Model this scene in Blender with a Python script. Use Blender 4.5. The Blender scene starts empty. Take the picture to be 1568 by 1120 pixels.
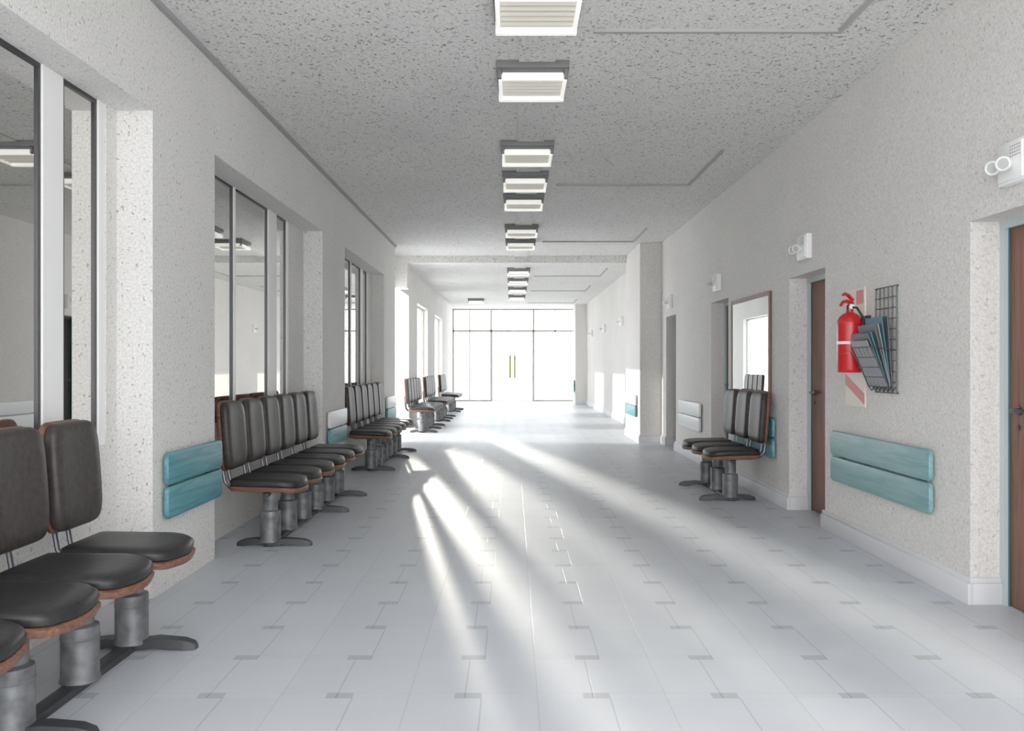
import bpy, bmesh, math, random
from mathutils import Vector, Matrix
random.seed(4)
S = bpy.context.scene
H = 3.35

# ------------------------------------------------------------ materials
def newmat(name):
    m = bpy.data.materials.new(name); m.use_nodes = True
    nt = m.node_tree
    return m, nt, nt.nodes, nt.links, nt.nodes["Principled BSDF"]

def simple(name, col, rough=0.5, metal=0.0, var=0.0, vscale=20, bump=0.0, emis=None, estr=0, spec=.5):
    m, nt, N, L, P = newmat(name)
    P.inputs['Base Color'].default_value = (*col, 1)
    P.inputs['Roughness'].default_value = rough
    P.inputs['Metallic'].default_value = metal
    P.inputs['Specular IOR Level'].default_value = spec
    if emis:
        P.inputs['Emission Color'].default_value = (*emis, 1)
        P.inputs['Emission Strength'].default_value = estr
    if var > 0 or bump > 0:
        tc = N.new('ShaderNodeTexCoord')
        n = N.new('ShaderNodeTexNoise'); n.inputs['Scale'].default_value = vscale; n.inputs['Detail'].default_value = 5
        L.new(tc.outputs['Object'], n.inputs['Vector'])
        if var > 0:
            r = N.new('ShaderNodeValToRGB')
            r.color_ramp.elements[0].position = 0.35; r.color_ramp.elements[1].position = 0.65
            r.color_ramp.elements[0].color = (*[max(0, c*(1-var)) for c in col], 1)
            r.color_ramp.elements[1].color = (*[min(1, c*(1+var)) for c in col], 1)
            L.new(n.outputs['Fac'], r.inputs['Fac']); L.new(r.outputs['Color'], P.inputs['Base Color'])
        if bump > 0:
            b = N.new('ShaderNodeBump'); b.inputs['Strength'].default_value = bump; b.inputs['Distance'].default_value = 0.005
            L.new(n.outputs['Fac'], b.inputs['Height']); L.new(b.outputs['Normal'], P.inputs['Normal'])
    return m

def plaster(name, col, pit, pscale, lo, hi, bump=0.4, stretch=(1, 1, 1), grain=.2, gscale=70):
    m, nt, N, L, P = newmat(name)
    P.inputs['Roughness'].default_value = 0.85
    tc = N.new('ShaderNodeTexCoord')
    mp = N.new('ShaderNodeMapping'); mp.inputs['Scale'].default_value = stretch
    L.new(tc.outputs['Object'], mp.inputs['Vector'])
    n = N.new('ShaderNodeTexNoise'); n.inputs['Scale'].default_value = pscale; n.inputs['Detail'].default_value = 2.5
    n.inputs['Roughness'].default_value = 0.6; n.inputs['Distortion'].default_value = 0.6
    L.new(mp.outputs['Vector'], n.inputs['Vector'])
    r = N.new('ShaderNodeValToRGB'); r.color_ramp.elements[0].position = lo; r.color_ramp.elements[1].position = hi
    L.new(n.outputs['Fac'], r.inputs['Fac'])
    n2 = N.new('ShaderNodeTexNoise'); n2.inputs['Scale'].default_value = gscale; n2.inputs['Detail'].default_value = 3
    L.new(tc.outputs['Object'], n2.inputs['Vector'])
    n3 = N.new('ShaderNodeTexNoise'); n3.inputs['Scale'].default_value = 0.9; n3.inputs['Detail'].default_value = 4
    L.new(tc.outputs['Object'], n3.inputs['Vector'])
    r3 = N.new('ShaderNodeValToRGB'); r3.color_ramp.elements[0].position = .3; r3.color_ramp.elements[1].position = .7
    r3.color_ramp.elements[0].color = (*[c*0.93 for c in col], 1); r3.color_ramp.elements[1].color = (*col, 1)
    L.new(n3.outputs['Fac'], r3.inputs['Fac'])
    rg = N.new('ShaderNodeMapRange'); rg.inputs[1].default_value = .35; rg.inputs[2].default_value = .62
    rg.inputs[3].default_value = 1-grain; rg.inputs[4].default_value = 1
    L.new(n2.outputs['Fac'], rg.inputs[0])
    mg = N.new('ShaderNodeVectorMath'); mg.operation = 'SCALE'
    L.new(r3.outputs['Color'], mg.inputs[0]); L.new(rg.outputs[0], mg.inputs['Scale'])
    mx = N.new('ShaderNodeMix'); mx.data_type = 'RGBA'
    L.new(r.outputs['Color'], mx.inputs[0]); mx.inputs[6].default_value = (*pit, 1)
    L.new(mg.outputs[0], mx.inputs[7]); L.new(mx.outputs[2], P.inputs['Base Color'])
    ad = N.new('ShaderNodeMath'); ad.operation = 'MULTIPLY_ADD'; ad.inputs[1].default_value = 0.5
    L.new(n2.outputs['Fac'], ad.inputs[0]); L.new(r.outputs['Color'], ad.inputs[2])
    b = N.new('ShaderNodeBump'); b.inputs['Strength'].default_value = bump; b.inputs['Distance'].default_value = 0.008
    L.new(ad.outputs[0], b.inputs['Height']); L.new(b.outputs['Normal'], P.inputs['Normal'])
    return m

def wood(name, c1, c2, rough=0.4, axis=1, scale=14):
    m, nt, N, L, P = newmat(name)
    P.inputs['Roughness'].default_value = rough
    tc = N.new('ShaderNodeTexCoord'); mp = N.new('ShaderNodeMapping')
    sc = [scale, scale, scale]; sc[axis] = scale*0.07
    mp.inputs['Scale'].default_value = sc
    L.new(tc.outputs['Object'], mp.inputs['Vector'])
    n = N.new('ShaderNodeTexNoise'); n.inputs['Scale'].default_value = 2.2; n.inputs['Detail'].default_value = 6; n.inputs['Distortion'].default_value = 1.2
    L.new(mp.outputs['Vector'], n.inputs['Vector'])
    r = N.new('ShaderNodeValToRGB'); r.color_ramp.elements[0].position = .32; r.color_ramp.elements[1].position = .68
    r.color_ramp.elements[0].color = (*c1, 1); r.color_ramp.elements[1].color = (*c2, 1)
    L.new(n.outputs['Fac'], r.inputs['Fac']); L.new(r.outputs['Color'], P.inputs['Base Color'])
    return m

def glassmat(name, gl=0.07):
    m, nt, N, L, P = newmat(name); N.remove(P)
    out = N['Material Output']
    t = N.new('ShaderNodeBsdfTransparent'); t.inputs['Color'].default_value = (.97, .98, .98, 1)
    g = N.new('ShaderNodeBsdfGlossy'); g.inputs['Roughness'].default_value = 0.02
    mx = N.new('ShaderNodeMixShader'); mx.inputs[0].default_value = gl
    L.new(t.outputs[0], mx.inputs[1]); L.new(g.outputs[0], mx.inputs[2]); L.new(mx.outputs[0], out.inputs['Surface'])
    return m

def floormat():
    m, nt, N, L, P = newmat("floor_tiles")
    tc = N.new('ShaderNodeTexCoord'); sx = N.new('ShaderNodeSeparateXYZ')
    L.new(tc.outputs['Object'], sx.inputs[0])
    def M(op, a, b=None, c=None):
        n = N.new('ShaderNodeMath'); n.operation = op
        for i, v in enumerate((a, b, c)):
            if v is None: continue
            if isinstance(v, (int, float)): n.inputs[i].default_value = v
            else: L.new(v, n.inputs[i])
        return n.outputs[0]
    X, Y = sx.outputs[0], sx.outputs[1]
    PX, PY = 0.505, 0.42
    def fr(v, off, per):
        return M('MULTIPLY', M('FRACT', M('DIVIDE', M('SUBTRACT', v, off), per)), per)
    def line(v, off, per, w):
        return M('LESS_THAN', fr(v, off-w/2, per), w)
    f1 = fr(X, -0.225, PX)
    fy = fr(Y, 3.20, PY)
    inX = M('LESS_THAN', f1, 0.105); inY = M('LESS_THAN', fy, 0.05)
    inset = M('MULTIPLY', inX, inY)
    half = M('GREATER_THAN', fr(Y, 3.20, PY*2), PY)
    ja = line(X, -0.12, PX, 0.007); jb = line(X, -0.185, PX, 0.007)
    j1 = M('ADD', M('MULTIPLY', ja, half), M('MULTIPLY', jb, M('SUBTRACT', 1.0, half)))
    j2 = line(X, 0.10, PX, 0.006)
    j3 = M('MULTIPLY', line(Y, 3.20, PY, 0.007), M('LESS_THAN', f1, 0.105))
    j4 = M('MULTIPLY', line(Y, 3.25, PY, 0.006), 0.3)
    J = M('MINIMUM', M('ADD', M('ADD', M('MAXIMUM', j1, M('MULTIPLY', j3, .7)), M('MULTIPLY', j2, 0.6)), j4), 1.0)
    tx = M('FLOOR', M('DIVIDE', M('SUBTRACT', X, 0.10), PX)); ty = M('FLOOR', M('DIVIDE', M('SUBTRACT', Y, 3.20), PY))
    cb = N.new('ShaderNodeCombineXYZ'); L.new(tx, cb.inputs[0]); L.new(ty, cb.inputs[1])
    wn = N.new('ShaderNodeTexWhiteNoise'); wn.noise_dimensions = '2D'; L.new(cb.outputs[0], wn.inputs['Vector'])
    no = N.new('ShaderNodeTexNoise'); no.inputs['Scale'].default_value = 3; no.inputs['Detail'].default_value = 8
    L.new(tc.outputs['Object'], no.inputs['Vector'])
    ns = N.new('ShaderNodeTexNoise'); ns.inputs['Scale'].default_value = 120; ns.inputs['Detail'].default_value = 2
    L.new(tc.outputs['Object'], ns.inputs['Vector'])
    val = M('ADD', M('ADD', M('MULTIPLY', wn.outputs['Value'], 0.06), M('MULTIPLY', no.outputs['Fac'], 0.14)), M('MULTIPLY', ns.outputs['Fac'], .12))
    k = M('SUBTRACT', M('ADD', 0.82, val), M('ADD', M('MULTIPLY', J, 0.22), M('MULTIPLY', inset, 0.26)))
    base = N.new('ShaderNodeMix'); base.data_type = 'RGBA'; base.blend_type = 'MULTIPLY'; base.inputs[0].default_value = 1
    base.inputs[6].default_value = (0.535, 0.56, 0.605, 1)
    cc = N.new('ShaderNodeCombineColor'); [L.new(k, cc.inputs[i]) for i in range(3)]
    L.new(cc.outputs[0], base.inputs[7]); L.new(base.outputs[2], P.inputs['Base Color'])
    L.new(M('ADD', 0.36, M('MULTIPLY', no.outputs['Fac'], 0.14)), P.inputs['Roughness'])
    P.inputs['Specular IOR Level'].default_value = .38
    b = N.new('ShaderNodeBump'); b.inputs['Strength'].default_value = 0.4; b.inputs['Distance'].default_value = 0.003
    L.new(M('SUBTRACT', 1.0, J), b.inputs['Height']); L.new(b.outputs['Normal'], P.inputs['Normal'])
    return m

M_wallL = plaster("wall_plaster_left", (.80, .785, .76), (.38, .37, .35), 50, .318, .37, .6, (1, 1, .8), .20, 75)
M_wallR = plaster("wall_plaster_right", (.80, .775, .745), (.52, .50, .47), 50, .315, .375, .45, (1, 1, .9), .17, 75)
M_ceil = plaster("ceiling_plaster", (.83, .82, .79), (.28, .28, .27), 44, .345, .395, .7, (1, .8, 1), .22, 65)
M_floor = floormat()
M_base = simple("baseboard_paint", (.66, .66, .68), .5)
M_trim = simple("trim_grey", (.33, .33, .33), .6)
M_ctrim = simple("ceiling_trim", (.40, .40, .38), .8)
M_white = simple("white_enamel", (.85, .85, .84), .4)
M_head = simple("lamp_head_lens", (.50, .50, .49), .25)
M_black = simple("black_frame", (.02, .02, .022), .35)
M_mirror = simple("reflective_glass", (.76, .75, .73), .015, 1.0)
M_mirror2 = simple("mirror_silver", (.88, .9, .9), .01, 1.0)
M_alu = simple("aluminium_frame", (.48, .46, .41), .55, .0)
M_glass = glassmat("clear_glass")
M_leather = simple("black_leather", (.016, .015, .016), .42, 0, .25, 35, .15, spec=.35)
M_leatherB = simple("brown_leather", (.034, .028, .026), .48, 0, .25, 35, .15, spec=.35)
M_ply = wood("plywood_shell", (.09, .036, .022), (.22, .095, .06), .45, 0, 20)
M_steel = simple("galvanised_steel", (.14, .145, .15), .5, .3, .35, 14)
M_chrome = simple("chrome_rod", (.12, .12, .13), .35, 1.0)
M_foot = simple("black_steel", (.028, .03, .034), .5)
M_teal = wood("teal_painted_board", (.035, .18, .22), (.11, .32, .36), .4, 1, 10)
M_tealP = wood("pale_teal_board", (.12, .28, .30), (.23, .40, .41), .4, 1, 10)
M_whiteSheenB = simple("white_and_sheen_board", (.72, .75, .74), .35)  # white boards, and the reflection painted onto one right-hand pair
M_door = wood("door_wood", (.12, .040, .020), (.25, .092, .045), .4, 2, 9)
M_doorD = simple("dark_door", (.014, .013, .013), .5)
M_frame = simple("grey_door_frame", (.52, .57, .58), .4)
M_seal = simple("teal_door_seal", (.03, .16, .18), .5)
M_handle = simple("dark_metal", (.09, .09, .09), .3, .8)
M_red = simple("red_paint", (.55, .010, .015), .28)
M_cream = simple("cream_sign", (.74, .68, .60), .5)
M_redsign = simple("sign_red", (.62, .16, .15), .5)
M_diff = simple("lamp_diffuser", (.50, .47, .41), .5, emis=(1, .93, .8), estr=.12)
M_louv = simple("lamp_louvre", (.62, .60, .54), .4, emis=(1, .95, .85), estr=.1)
M_rim = simple("lamp_rim", (.88, .87, .84), .4, emis=(1, .98, .93), estr=.45)
M_lamp_base = simple("lamp_base_grey", (.16, .16, .16), .5)
M_green = simple("olive_handle", (.26, .32, .06), .4)
M_mirframe = wood("mirror_frame_wood", (.09, .04, .026), (.19, .09, .06), .5, 2, 12)
M_mag1 = simple("magazine_grey", (.24, .25, .27), .5)
M_mag2 = simple("magazine_teal", (.03, .18, .22), .5)
M_mag3 = simple("magazine_paper", (.60, .59, .56), .5)
M_mag4 = simple("magazine_dark", (.08, .09, .11), .5)
M_wire = simple("rack_wire", (.07, .075, .08), .4, .6)
M_ground = simple("outside_concrete", (.80, .80, .79), .9, 0, .05, 2)

# ------------------------------------------------------------ mesh builder
class MB:
    def __init__(s, name, mats):
        s.name = name; s.bm = bmesh.new(); s.mats = mats
    def idx(s, m):
        if m not in s.mats: s.mats.append(m)
        return s.mats.index(m)
    def merge(s, t, mat, mx=None):
        i = s.idx(mat); mp = {}
        for v in t.verts:
            mp[v] = s.bm.verts.new(mx @ v.co if mx else v.co)
        for f in t.faces:
            try:
                nf = s.bm.faces.new([mp[v] for v in f.verts]); nf.material_index = i
            except ValueError: pass
        t.free()
    def box(s, x0, x1, y0, y1, z0, z1, mat, bev=0, mx=None, seg=2):
        t = bmesh.new(); bmesh.ops.create_cube(t, size=1)
        for v in t.verts:
            v.co = Vector(((x0+x1)/2+v.co.x*(x1-x0), (y0+y1)/2+v.co.y*(y1-y0), (z0+z1)/2+v.co.z*(z1-z0)))
        if bev: bmesh.ops.bevel(t, geom=list(t.edges), offset=bev, segments=seg, affect='EDGES', profile=.5)
        s.merge(t, mat, mx)
    def loft(s, rings, mat, mx=None):
        i = s.idx(mat); R = [[s.bm.verts.new(mx @ Vector(p) if mx else Vector(p)) for p in r] for r in rings]
        n = len(R[0])
        for a, b in zip(R, R[1:]):
            for k in range(n):
                f = s.bm.faces.new((a[k], a[(k+1) % n], b[(k+1) % n], b[k])); f.material_index = i
        f = s.bm.faces.new(list(reversed(R[0]))); f.material_index = i
        f = s.bm.faces.new(R[-1]); f.material_index = i
    def tube(s, pts, r, mat, seg=10, mx=None):
        pts = [Vector(p) for p in pts]; rs = r if isinstance(r, (list, tuple)) else [r]*len(pts)
        rings = []
        up = None
        for k, p in enumerate(pts):
            d = (pts[min(k+1, len(pts)-1)]-pts[max(k-1, 0)])
            if d.length < 1e-9: d = Vector((0, 0, 1))
            d.normalize()
            if up is None:
                up = Vector((0, 0, 1)) if abs(d.z) < .9 else Vector((1, 0, 0))
            a = d.cross(up)
            if a.length < 1e-4: a = d.cross(Vector((0, 1, 0)))
            a.normalize(); b = d.cross(a)
            rings.append([p+(a*math.cos(t)+b*math.sin(t))*rs[k] for t in [2*math.pi*j/seg for j in range(seg)]])
        s.loft(rings, mat, mx)
    def lathe(s, c, axis, prof, mat, seg=24, mx=None):
        ax = Vector(axis).normalized(); c = Vector(c)
        u = Vector((0, 0, 1)) if abs(ax.z) < .9 else Vector((1, 0, 0))
        a = ax.cross(u).normalized(); b = ax.cross(a)
        rings = [[c+ax*d+(a*math.cos(t)+b*math.sin(t))*max(r, 1e-4) for t in [2*math.pi*j/seg for j in range(seg)]] for d, r in prof]
        s.loft(rings, mat, mx)
    def finish(s, smooth=True, ang=38):
        bmesh.ops.recalc_face_normals(s.bm, faces=list(s.bm.faces))
        me = bpy.data.meshes.new(s.name+"_mesh")
        for m in s.mats: me.materials.append(m)
        s.bm.to_mesh(me); s.bm.free()
        if smooth:
            me.polygons.foreach_set('use_smooth', [True]*len(me.polygons))
            me.set_sharp_from_angle(angle=math.radians(ang))
        o = bpy.data.objects.new(s.name, me); S.collection.objects.link(o)
        return o

# ------------------------------------------------------------ room shell
YB, YE = -0.8, 29.6
b = MB("floor", [M_floor]); b.box(-2.6, 3.0, YB, 14.0, -.1, 0, M_floor); b.box(-4.2, 3.0, 14.0, 17.2, -.1, 0, M_floor)
b.box(-2.6, 3.0, 17.2, YE+.1, -.1, 0, M_floor); b.finish(False)
b = MB("ground_outside", [M_ground]); b.box(-60, 60, -40, 120, -.3, -.11, M_ground); b.finish(False)
b = MB("ceiling", [M_ceil]); b.box(-2.6, 3.0, YB, YE+.2, H, H+.3, M_ceil); b.finish(False)

ZO = 2.72
b = MB("wall_left", [M_wallL])
pil = [(4.56, 5.51), (8.65, 9.80), (12.8, 14.0)]
for y0, y1 in pil: b.box(-2.5, -2.0, y0, y1, 0, H, M_wallL)
opn = [(0.2, 4.56), (5.51, 8.65), (9.80, 12.8)]
b.box(-2.5, -2.0, YB, 0.2, 0, H, M_wallL)
for y0, y1 in opn:
    b.box(-2.5, -2.0, y0, y1, ZO, H, M_wallL)
    b.box(-2.5, -2.2, y0, y1, 0, 0.87, M_wallL)
b.box(-2.5, -2.2, 8.06, 8.65, .87, ZO, M_wallL)
b.box(-2.5, -2.2, 12.5, 12.8, .87, ZO, M_wallL)
b.box(-2.5, -2.2, 4.44, 4.56, .87, ZO, M_wallL)
XF = -2.38
b.box(-2.5, -2.25, 14.0, 15.3, 2.75, H, M_wallL)
b.box(-2.50, -2.15, 17.1, 18.6, 0, H, M_wallL)
for y0, y1 in [(20.9, 22.8), (25.2, YE)]: b.box(XF, -2.15, y0, y1, 0, H, M_wallL)
b.box(-2.50, -1.96, 15.3, 15.6, 2.75, H, M_wallL)
b.box(-2.50, -2.15, 15.6, 17.1, 2.75, H, M_wallL)
for y0, y1 in [(18.6, 20.9), (22.8, 25.2)]:
    b.box(XF, -2.15, y0, y1, 2.72, H, M_wallL)
b.finish(False)

def window(name, y0, y1, panes, mulls):
    b = MB(name, [M_mirror, M_black, M_white])
    z0, z1 = .87, ZO
    for a, c in panes:
        t = .022
        b.box(-2.26, -2.225, a+t*.5, c-t*.5, z0+t*.5, z1-t*.5, M_mirror)
        for p, q, r, s_ in [(a, a+t, z0, z1), (c-t, c, z0, z1), (a+t, c-t, z0, z0+t), (a+t, c-t, z1-t, z1)]:
            b.box(-2.27, -2.215, p, q, r, s_, M_black)
    for a, c in mulls:
        b.box(-2.30, -2.205, a, c, z0, z1, M_white, .004)
    b.box(-2.5, -2.28, y0, y1, z0, z1, M_black)
    return b.finish(False)
window("window_1", .2, 4.44, [(.2, 1.6), (1.78, 2.75), (2.75, 3.85), (4.03, 4.37)], [(1.6, 1.78), (3.85, 4.03), (4.37, 4.44)])
window("window_2", 5.51, 8.06, [(5.51, 6.50), (6.54, 7.42), (7.68, 8.02)], [(6.50, 6.54), (7.42, 7.68), (8.02, 8.06)])
window("window_3", 9.80, 12.5, [(9.80, 11.2), (11.26, 11.95), (12.12, 12.46)], [(11.2, 11.26), (11.95, 12.12), (12.46, 12.5)])
for i, (y0, y1) in enumerate([(18.6, 20.9), (22.8, 25.2)]):
    b = MB("window_%d" % (4+i), [M_alu, M_glass])
    t = .04
    for a, c, d, e in [(y0, y0+t, 0, 2.72), (y1-t, y1, 0, 2.72), (y0+t, y1-t, 0, t), (y0+t, y1-t, 2.72-t, 2.72)]:
        b.box(-2.32, -2.26, a, c, d, e, M_alu)
    b.box(-2.295, -2.285, y0+t, y1-t, t, 2.72-t, M_glass)
    b.finish(False)

b = MB("wall_right", [M_wallR])
doors = [(3.55, 4.47), (6.54, 7.39), (9.47, 10.28), (12.49, 13.28)]
DZ = 2.085
prev = YB
for y0, y1 in doors:
    b.box(2.5, 2.9, prev, y0, 0, H, M_wallR); b.box(2.5, 2.9, y0, y1, DZ, H, M_wallR); prev = y1
b.box(2.5, 2.9, prev, YE, 0, H, M_wallR)
b.finish(False)
b = MB("column", [M_wallR]); b.box(2.14, 2.499, 13.7, 15.4, 0, H, M_wallR); b.finish(False)
b = MB("column", [M_wallR]); b.box(2.12, 2.499, 27.4, 28.4, 0, H, M_wallR); b.finish(False)
b = MB("trim_1", [M_ceil]); b.box(-1.96, 2.14, 15.3, 15.52, 3.22, H, M_ceil); b.finish(False)
b = MB("trim_2", [M_trim]); b.box(-2.0, -1.972, YB, 14.0, H-.03, H, M_trim); b.finish(False)  # dark strip painting the shade of the gap between left wall and ceiling

k = 3
for yf, yn in [(5.0, 3.4), (9.25, 7.75), (13.5, 12.2), (18.7, 17.2), (22.4, 21), (26.7, 25.3)]:
    b = MB("trim_%d" % k, [M_ctrim]); k += 1
    b.box(.5, 2.015, yf-.015, yf+.015, H-.018, H, M_ctrim); b.box(1.985, 2.015, yn, yf-.015, H-.018, H, M_ctrim); b.finish(False)

b = MB("baseboard_right", [M_base])
def bb(x0, x1, y0, y1, nx=0, ny=0):
    t1, t2 = .028, .016
    for z0, z1, t in [(0, .115, t1), (.115, .145, t2)]:
        if nx: b.box(min(x0, x0+nx*t), max(x0, x0+nx*t), y0, y1, z0, z1, M_base, .003)
        else: b.box(x0, x1, min(y0, y0+ny*t), max(y0, y0+ny*t), z0, z1, M_base, .003)
prev = YB
for y0, y1 in doors:
    bb(2.5, 2.5, prev-(.028 if prev > 0 else 0), y0+.028, nx=-1)
    bb(2.50, 2.66, y1, y1, ny=-1)
    bb(2.50, 2.66, y0, y0, ny=1)
    prev = y1
bb(2.5, 2.5, 13.28-.028, 13.7, nx=-1)
bb(2.14, 2.5, 13.7, 13.7, ny=-1); bb(2.14, 2.14, 13.672, 15.4, nx=-1)
bb(2.5, 2.5, 15.4, 27.4, nx=-1); bb(2.12, 2.5, 27.4, 27.4, ny=-1)
b.finish()

for i, (y0, y1) in enumerate(doors):
    dm = M_doorD if i == 3 else M_door
    b = MB("door_%d" % (i+1), [dm, M_frame, M_handle, M_seal])
    fx0, fx1 = 2.66, 2.74
    t = .045
    fm = M_doorD if i == 3 else M_frame
    b.box(fx0, fx1, y0, y0+t, 0, DZ, fm); b.box(fx0, fx1, y1-t, y1, 0, DZ, fm); b.box(fx0, fx1, y0+t, y1-t, DZ-t, DZ, fm)
    b.box(fx0+.02, fx1-.01, y1-t-.006, y1-t, 0, DZ-t, M_seal); b.box(fx0+.02, fx1-.01, y0+t, y0+t+.006, 0, DZ-t, M_seal)
    b.box(2.685, 2.725, y0+t+.008, y1-t-.008, .006, DZ-t-.003, dm, .002)
    b.box(2.76, 2.9, y0, y1, 0, DZ, M_doorD)
    hy = y1-t-.085
    b.lathe((2.687, hy, 1.06), (-1, 0, 0), [(0, .026), (.008, .026), (.010, .012), (.045, .011), (.048, .009)], M_handle, 16)
    b.tube([(2.645, hy+.005, 1.06), (2.64, hy-.02, 1.06), (2.64, hy-.10, 1.062), (2.644, hy-.125, 1.062)], [.011, .011, .009, .007], M_handle, 10)
    b.lathe((2.687, hy, .97), (-1, 0, 0), [(0, .016), (.006, .016), (.008, .012)], M_handle, 12)
    b.finish()

# far glazed entrance
b = MB("window_6", [M_alu, M_glass])
yw0, yw1 = YE-.02, YE+.06
ztr = 2.55
X0, X1 = -2.15, 2.5
xs_thick = [-.75, .78]; xs_thin = [-1.53, 1.56]
b.box(X0, X1, yw0, yw1, H-.06, H, M_alu)
b.box(X0, X1, yw0, yw1, ztr-.035, ztr+.035, M_alu)
for x in [X0+.03, X1-.03]: b.box(x-.03, x+.03, yw0, yw1, 0, H-.06, M_alu)
for x in xs_thick: b.box(x-.035, x+.035, yw0, yw1, 0, H-.06, M_alu)
for x in xs_thin: b.box(x-.018, x+.018, yw0, yw1, .06, H-.06, M_alu)
for a, c in [(X0+.06, -.785), (.815, X1-.06)]: b.box(a, c, yw0, yw1, 0, .06, M_alu)
b.box(X0+.06, X1-.06, YE+.015, YE+.025, ztr+.035, H-.06, M_glass)
b.box(X0+.06, -.785, YE+.015, YE+.025, .06, ztr-.035, M_glass); b.box(.815, X1-.06, YE+.015, YE+.025, .06, ztr-.035, M_glass)
b.finish(False)
b = MB("door_5", [M_alu, M_glass, M_green])
for a, c in [(-.715, .010), (.020, .745)]:
    b.box(a+.003, a+.02, yw0, yw1-.02, .01, 2.51, M_alu); b.box(c-.012, c, yw0, yw1-.02, .01, 2.51, M_alu)
    b.box(a+.02, c-.012, yw0, yw1-.02, .01, .04, M_alu); b.box(a+.02, c-.012, yw0, yw1-.02, 2.49, 2.51, M_alu)
    b.box(a+.02, c-.012, YE+.012, YE+.022, .04, 2.49, M_glass)
for x in (-.07, .10):
    b.tube([(x, YE-.09, .85), (x, YE-.09, 1.68)], .036, M_green, 12)
    for z in (.95, 1.58): b.tube([(x, YE-.09, z), (x, YE+.012, z)], .014, M_green, 8)
b.finish()

# ------------------------------------------------------------ ceiling lights
ys = [4.77, 5.97, 7.92, 9.09, 10.2, 12.35, 13.66, 17.6, 19.6, 21.8, 24.2]
def light(x, yf):
    b = MB("ceiling_light", [M_rim, M_diff, M_lamp_base])
    w, d = .235, .48
    yn = yf-d
    b.box(x-w-.01, x+w+.01, yn, yf, H-.05, H, M_lamp_base, .004)
    b.box(x-w+.03, x+w-.03, yn+.03, yf-.03, H-.085, H-.05, M_lamp_base)
    zb = H-.13
    b.box(x-w, x+w, yf-.05, yf, zb, zb+.045, M_rim, .004)
    b.box(x-w+.03, x+w-.03, yn+.01, yn+.035, zb, zb+.05, M_rim, .004)
    for sx in (-1, 1):
        b.box(x+sx*(w-.016)-.012, x+sx*(w-.016)+.012, yn+.04, yf-.05, zb+.002, zb+.05, M_rim, .003)
        b.box(x+sx*(w-.012)-.012, x+sx*(w-.012)+.012, yn, yn+.035, zb+.01, zb+.075, M_lamp_base, .002)
    b.box(x-w+.028, x+w-.028, yn+.035, yf-.05, zb+.030, zb+.055, M_diff)
    for q in range(1, 6):
        yy = yn+.035+(d-.085)*q/6
        b.box(x-w+.03, x+w-.03, yy-.004, yy+.004, zb+.012, zb+.030, M_louv)
    b.finish()
for y in ys: light(.14, y)
light(-1.1, 25.4)
b = MB("ceiling_cable_cover", [M_ceil])
pr = 0.5
for y in ys:
    if pr < 15.3 < y-.48:
        b.box(.045, .29, pr, 15.3, H-.016, H-.0005, M_ceil, .002); pr = 15.52
    b.box(.045, .29, pr, y-.482, H-.016, H-.0005, M_ceil, .002); pr = y+.002
b.finish()

# ------------------------------------------------------------ waiting benches
def seat_outline():
    pts = []
    w = .205
    def arc(cx, cy, r, a0, a1, n=6, ry=None):
        ry = ry or r
        for j in range(n+1):
            a = math.radians(a0+(a1-a0)*j/n); pts.append((cx+r*math.cos(a), cy+ry*math.sin(a)))
    arc(.14, -w+.05, .05, 180, 270, 4)
    arc(.44, -w+.085, .13, -90, -25, 5, .085)
    n = 6
    p0 = pts[-1]
    for j in range(1, n):
        t = j/n; yy = p0[1]*(1-2*t); pts.append((p0[0]+.03*math.sin(math.pi*t), yy))
    arc(.44, w-.085, .13, 25, 90, 5, .085)
    arc(.14, w-.05, .05, 90, 180, 4)
    return pts
def back_outline():
    pts = []
    n = 44
    for j in range(n):
        a = 2*math.pi*j/n
        c, s_ = math.cos(a), math.sin(a)
        e = .30
        y = .196*math.copysign(abs(c)**e, c); z = .243*math.copysign(abs(s_)**e, s_)
        y *= (1 - .06*(abs(z)/.243)**3)
        pts.append((y, z))
    return pts
SO, BO = seat_outline(), back_outline()
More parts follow.
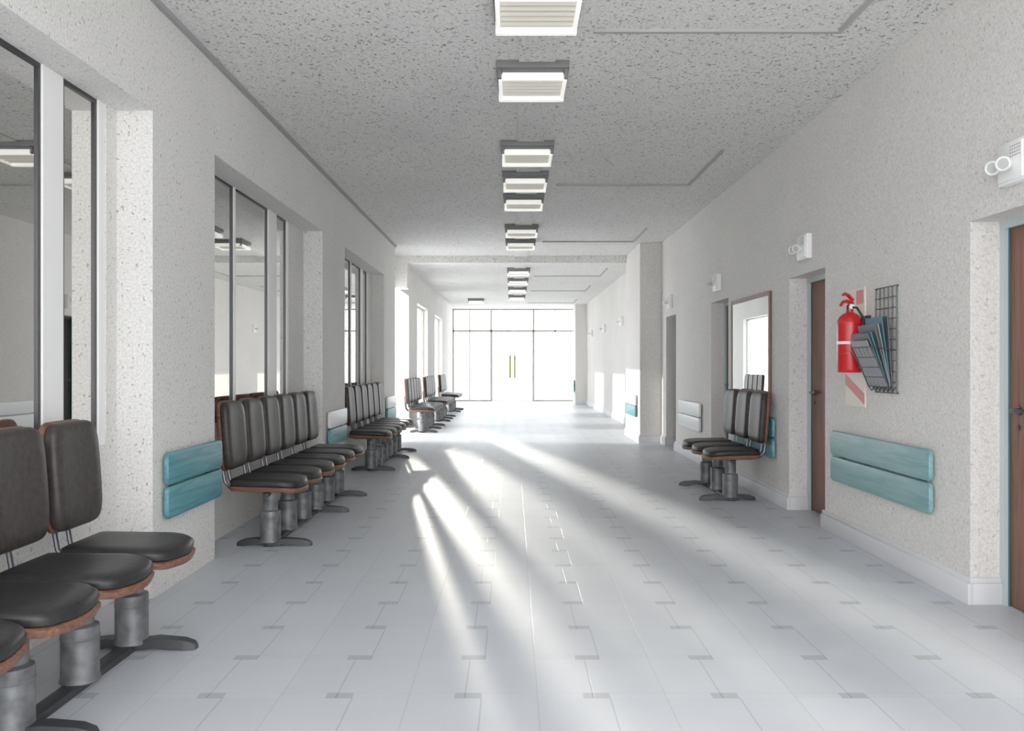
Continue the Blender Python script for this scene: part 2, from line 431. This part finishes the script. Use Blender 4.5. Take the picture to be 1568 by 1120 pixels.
def bench(px, py, n, face=1, feet=None, pitch=.45):
    b = MB("waiting_bench", [M_leather, M_leatherB, M_ply, M_steel, M_chrome, M_foot])
    feet = feet if feet is not None else [0, n//2, n-1]
    cx = .33
    for i in range(n):
        cy = pitch*i
        scx, scy = .32, 0
        def ring(sc, z, dz=True, off=0):
            out = []
            for x, y in SO:
                X = scx+(x-scx)*sc; Y = y*sc
                zz = z - .018*max(0, (X-.35)/.22)**2 + .012*max(0, (.2-X)/.13)**2
                out.append((X, cy+Y, zz))
            return out
        b.loft([ring(.80, .410), ring(.99, .417), ring(1.015, .430), ring(1.015, .443), ring(.985, .449)], M_ply)
        b.loft([ring(.95, .449), ring(.985, .456), ring(.995, .474), ring(.975, .490), ring(.92, .499), ring(.7, .503), ring(.3, .500)], M_leather)
        tilt = math.radians(4)
        mx = Matrix.Translation((.035, cy, .80)) @ Matrix.Rotation(-tilt, 4, 'Y')
        def br(sc, x, cur=.014):
            out = []
            for y, z in BO:
                Y, Z = y*sc, z*(1-(1-sc)*.85)
                out.append((x + cur*(Y/.2)**2, Y, Z))
            return out
        b.loft([br(.9, -.032), br(1.0, -.030), br(1.03, -.022), br(1.03, -.010), br(1.0, -.004)], M_ply, mx)
        b.loft([br(.97, -.004), br(1.0, .006), br(1.0, .028), br(.975, .042), br(.92, .051), br(.7, .056), br(.3, .055)], M_leatherB, mx)
        for sy in (-.055, .055):
            y = cy+sy
            b.tube([(.22, y, .408), (.12, y, .410), (.055, y, .425), (.02, y, .465), (.008, y, .53), (.004, y, .62), (-.004, y, .70)], .0115, M_chrome, 8)
        b.box(.12, .46, cy-.035, cy+.035, .392, .414, M_foot, .004)
        b.lathe((cx, cy, 0), (0, 0, 1), [(.028, .074), (.034, .078), (.05, .072), (.245, .072), (.252, .070), (.256, .060), (.262, .052), (.385, .052), (.39, .075), (.40, .075)], M_steel, 24)
        b.lathe((cx, cy, .2), (0, 0, 1), [(.0, .0735), (.006, .0745), (.012, .0735)], M_steel, 24)
        if i in feet:
            for sg, ln in ((1, .30), (-1, .24)):
                rg = []
                for t, w, hgt in [(0, .045, .04), (.4, .040, .038), (.8, .034, .032), (.95, .028, .024), (1, .016, .012)]:
                    x = cx+sg*ln*t
                    arch = .018*math.sin(math.pi*t*.9)
                    rg.append([(x, cy-w, arch if t < .8 else 0), (x, cy+w, arch if t < .8 else 0), (x, cy+w*.8, hgt+arch), (x, cy-w*.8, hgt+arch)])
                b.loft(rg, M_foot)
    b.box(cx-.035, cx+.035, -.06, pitch*(n-1)+.06, 0.0, .034, M_foot, .006)
    b.box(cx-.02, cx+.02, -.12, pitch*(n-1)+.12, .370, .394, M_foot, .004)
    o = b.finish()
    o.location = (px, py, 0)
    if face < 0: o.rotation_euler = (0, 0, math.pi)
    return o
XB = -2.075
bench(XB, 1.96, 5, feet=[0, 2, 4])
bench(XB, 5.92, 6, feet=[0, 3, 5])
bench(XB, 10.15, 6, feet=[0, 3, 5])
bench(XB, 15.9, 5)
bench(XB+.02, 19.0, 5)
bench(XB+.02, 22.9, 4)
bench(2.44, 8.88, 3, face=-1, feet=[0, 2], pitch=.48)

# ------------------------------------------------------------ bumper boards
def bumper(x, nx, y0, y1, m1, m2=None):
    b = MB("wall_bumper_board", [m1])
    m2 = m2 or m1
    for z0, z1, m in [(.42, .605, m2), (.615, .80, m1)]:
        c = (y0+y1)/2, (z0+z1)/2
        def ring(ins, d):
            r = .035; pts = []
            hw, hh = (y1-y0)/2-ins, (z1-z0)/2-ins
            for sx, sz, a0 in [(1, 1, 0), (-1, 1, 90), (-1, -1, 180), (1, -1, 270)]:
                for j in range(5):
                    a = math.radians(a0+90*j/4)
                    pts.append((x+nx*d, c[0]+sx*(hw-r)+r*math.cos(a), c[1]+sz*(hh-r)+r*math.sin(a)))
            return pts
        b.loft([ring(.004, .018), ring(0, .022), ring(0, .040), ring(.004, .046), ring(.012, .048)], m)
    for yy in (y0+.15, y1-.15):
        xa, xb = sorted((x, x+nx*.02)); b.box(xa, xb, yy-.04, yy+.04, .46, .76, M_foot)  # brackets, coloured black for the shadow behind the boards
    return b.finish()
bumper(-2.0, 1, 4.66, 5.53, M_teal)
bumper(-2.0, 1, 8.80, 9.72, M_whiteSheenB, M_teal)
bumper(-2.0, 1, 12.9, 13.85, M_whiteSheenB, M_teal)
bumper(-2.15, 1, 18.0, 18.55, M_whiteSheenB, M_teal)
bumper(-2.15, 1, 21.2, 22.5, M_whiteSheenB, M_teal)
bumper(2.5, -1, 4.82, 6.32, M_tealP)
bumper(2.5, -1, 7.72, 9.2, M_teal)
bumper(2.5, -1, 10.75, 12.1, M_whiteSheenB)  # same boards as the others, their reflection put into a white colour
bumper(2.14, -1, 13.95, 15.2, M_whiteSheenB, M_teal)
bumper(2.12, -1, 27.5, 28.3, M_teal)

# ------------------------------------------------------------ emergency lights
def elight(y, z=2.30):
    b = MB("emergency_light", [M_white, M_head, M_trim])
    b.box(2.448, 2.4995, y-.11, y+.11, z-.105, z+.105, M_white, .008)
    b.box(2.440, 2.449, y-.098, y+.098, z-.09, z+.09, M_white, .004)
    for r in range(4):
        for c in range(5):
            b.box(2.4385, 2.441, y-.085+c*.018, y-.077+c*.018, z+.02+r*.016, z+.027+r*.016, M_trim)
    for dy in (-.015, .075):
        b.tube([(2.441, y+dy, z-.01), (2.41, y+dy, z-.01)], .014, M_white, 10)
        b.lathe((2.415, y+dy, z-.01), (-.75, -.5, -.2), [(-.012, .016), (-.004, .030), (.016, .036), (.034, .036), (.036, .031), (.031, .029)], M_white, 20)
        b.lathe((2.415, y+dy, z-.01), (-.75, -.5, -.2), [(.026, .028), (.032, .026), (.034, .01)], M_head, 20)
    b.finish()
for y in (4.02, 6.93, 9.88, 12.85): elight(y)
for y in (18.5, 22.0, 25.5): elight(y)

# ------------------------------------------------------------ sign panel + extinguisher
b = MB("safety_sign_panel", [M_cream, M_redsign])
b.box(2.488, 2.4995, 5.78, 6.11, 1.0, 1.86, M_cream, .002)
def quad(bm_, pts, mat):
    vs = [b.bm.verts.new(p) for p in pts]; f = b.bm.faces.new(vs); f.material_index = b.idx(mat)
xx = 2.4870
quad(b.bm, [(xx, 5.78, 1.02), (xx, 5.78, 1.10), (xx, 6.11, 1.24), (xx, 6.11, 1.16)], M_redsign)
quad(b.bm, [(xx, 5.80, 1.74), (xx, 5.80, 1.84), (xx, 5.92, 1.84), (xx, 5.92, 1.74)], M_redsign)
b.finish(False)
b = MB("fire_extinguisher", [M_red, M_white, M_black, M_chrome])
cx, cy, z0 = 2.392, 5.80, 1.25
b.lathe((cx, cy, z0), (0, 0, 1), [(0, .074), (.006, .082), (.02, .087), (.345, .087), (.375, .082), (.40, .066), (.418, .042), (.426, .026), (.445, .024)], M_red, 32)
b.lathe((cx, cy, z0+.20), (0, 0, 1), [(0, .0875), (.001, .0885), (.02, .0885), (.021, .0875)], M_white, 32)
zt = z0-.03
b.lathe((cx, cy, zt+.475), (0, 0, 1), [(0, .024), (.03, .024), (.035, .018), (.055, .018)], M_chrome, 16)
b.tube([(cx+.02, cy, zt+.52), (cx-.03, cy-.02, zt+.535), (cx-.07, cy-.05, zt+.525), (cx-.09, cy-.06, zt+.50)], [.014, .014, .012, .010], M_red, 8)
b.tube([(cx+.02, cy, zt+.54), (cx-.02, cy-.02, zt+.575), (cx-.05, cy-.04, zt+.585), (cx-.07, cy-.05, zt+.575)], [.013, .014, .012, .010], M_red, 8)
b.lathe((cx, cy-.03, zt+.495), (0, -1, 0), [(0, .018), (.01, .018), (.011, .015)], M_white, 14)
b.tube([(cx, cy-.02, zt+.49), (cx+.02, cy-.07, zt+.485), (cx+.045, cy-.105, zt+.42), (cx+.045, cy-.10, zt+.25), (cx+.03, cy-.097, zt+.12), (cx+.03, cy-.095, zt+.06)], [.009, .009, .009, .009, .010, .013], M_black, 10)
b.box(2.475, 2.4995, cy-.10, cy-.025, z0+.1, z0+.40, M_black, .003)
for zz in (z0+.13, z0+.34): b.lathe((cx, cy, zz), (0, 0, 1), [(0, .0872), (.002, .089), (.012, .089), (.014, .0872)], M_red, 28)
b.finish()

# ------------------------------------------------------------ magazine rack
b = MB("magazine_rack", [M_wire])
ya, yb = 5.30, 5.60; za, zb = 1.12, 1.82; xw = 2.488
for j in range(6):
    y = ya+(yb-ya)*j/5; b.tube([(xw, y, za), (xw, y, zb)], .0045, M_wire, 6)
for j in range(11):
    z = za+(zb-za)*j/10; b.tube([(xw-.006, ya, z), (xw-.006, yb, z)], .0035, M_wire, 6)
for y, z in ((ya, za), (yb, za), (ya, zb), (yb, zb)): b.tube([(xw, y, z), (2.4995, y, z)], .006, M_wire, 6)
for j in range(6):
    y = ya+(yb-ya)*j/5
    b.tube([(xw-.004, y, 1.16), (xw-.03, y, 1.13), (xw-.05, y, 1.16), (xw-.11, y, 1.30), (xw-.17, y, 1.42)], .0045, M_wire, 6)
for j in range(5):
    t_ = j/4; b.tube([(xw-.05-.12*t_, ya, 1.16+.26*t_), (xw-.05-.12*t_, yb, 1.16+.26*t_)], .0045, M_wire, 6)
for y in (ya, yb): b.tube([(xw-.17, y, 1.42), (xw, y, 1.40)], .0045, M_wire, 6)
ms = [M_mag4, M_mag2, M_mag1, M_mag4, M_mag2, M_mag4, M_mag1]
for j, m in enumerate(ms):
    a = math.radians(4+j*3.4); hgt = .46-.022*j+.02*(j % 2)
    mx = Matrix.Translation((xw-.016-j*.0055, (ya+yb)/2+.006*((j*5) % 3-1), 1.165)) @ Matrix.Rotation(-a, 4, 'Y')
    b.box(-.006, -.001, -.125, .125, 0, hgt, m, 0, mx)
    b.box(-.001, .001, -.122, .122, .003, hgt-.003, M_mag3, 0, mx)
b.finish()

# ------------------------------------------------------------ framed mirror
b = MB("framed_mirror", [M_mirframe, M_mirror2])
y0, y1, z0, z1 = 7.88, 9.27, .93, 2.02
t = .04
b.box(2.475, 2.4995, y0, y0+t, z0, z1, M_mirframe, .004); b.box(2.475, 2.4995, y1-t, y1, z0, z1, M_mirframe, .004)
b.box(2.475, 2.4995, y0+t, y1-t, z0, z0+t, M_mirframe, .004); b.box(2.475, 2.4995, y0+t, y1-t, z1-t, z1, M_mirframe, .004)
b.box(2.482, 2.496, y0+t, y1-t, z0+t, z1-t, M_mirror2)
b.finish(False)

# ------------------------------------------------------------ light
w = bpy.data.worlds.new("daylight"); S.world = w; w.use_nodes = True
bg = w.node_tree.nodes['Background']; bg.inputs[0].default_value = (.955, .975, 1, 1); bg.inputs[1].default_value = 5.6

def lampdir(o, d): o.rotation_euler = Vector(d).to_track_quat('-Z', 'Y').to_euler()
ld = bpy.data.lights.new("sun", 'SUN'); ld.energy = 3.4; ld.angle = .015; ld.color = (1, .96, .88)
o = bpy.data.objects.new("sun", ld); S.collection.objects.link(o); o.location = (-10, 20, 8); lampdir(o, (1, -.10, -.33))

def beam(name, src, tgt, cone, P, blend=.8, r=.24):
    l = bpy.data.lights.new(name, 'SPOT'); l.energy = P; l.spot_size = math.radians(cone); l.spot_blend = blend
    l.shadow_soft_size = r; l.color = (1, .95, .84)
    o = bpy.data.objects.new(name, l); S.collection.objects.link(o); o.location = src
    lampdir(o, Vector(tgt)-Vector(src))
PW = 110000
def beamline(name, opening_y, tgt, yaim, ysrc, z0, cone, P):
    ox = -2.27; sl = (tgt[0]-ox)/(tgt[1]-opening_y)
    xs = tgt[0]+sl*(ysrc-tgt[1]); xa = tgt[0]+sl*(yaim-tgt[1])
    beam(name, (xs, ysrc, z0), (xa, yaim, 0), cone, P)
beamline("sun_streak_spot", 24.0, (1.0, 8.5), 6.0, 44, 5.0, 5.4, PW*2.1)  # spots added outside the left openings to throw the sun streaks on the floor
beamline("sun_streak_spot.001", 19.8, (.95, 3.98), 4.6, 40, 4.7, 4.6, PW*1.3)
beamline("sun_streak_spot.002", 15.9, (.46, 2.9), 4.0, 36, 4.5, 4.6, PW*1.05)

# ------------------------------------------------------------ camera
cd = bpy.data.cameras.new("camera"); cd.lens = 28.8; cd.sensor_width = 36
cam = bpy.data.objects.new("camera", cd); S.collection.objects.link(cam)
cam.location = (0, 0, 1.30); cam.rotation_euler = (math.radians(90), 0, 0)
S.camera = cam
S.view_settings.view_transform = 'Standard'
S.view_settings.exposure = 0.05
S.view_settings.gamma = 1.14
try:
    S.cycles.diffuse_bounces = 8; S.cycles.max_bounces = 12
except Exception: pass
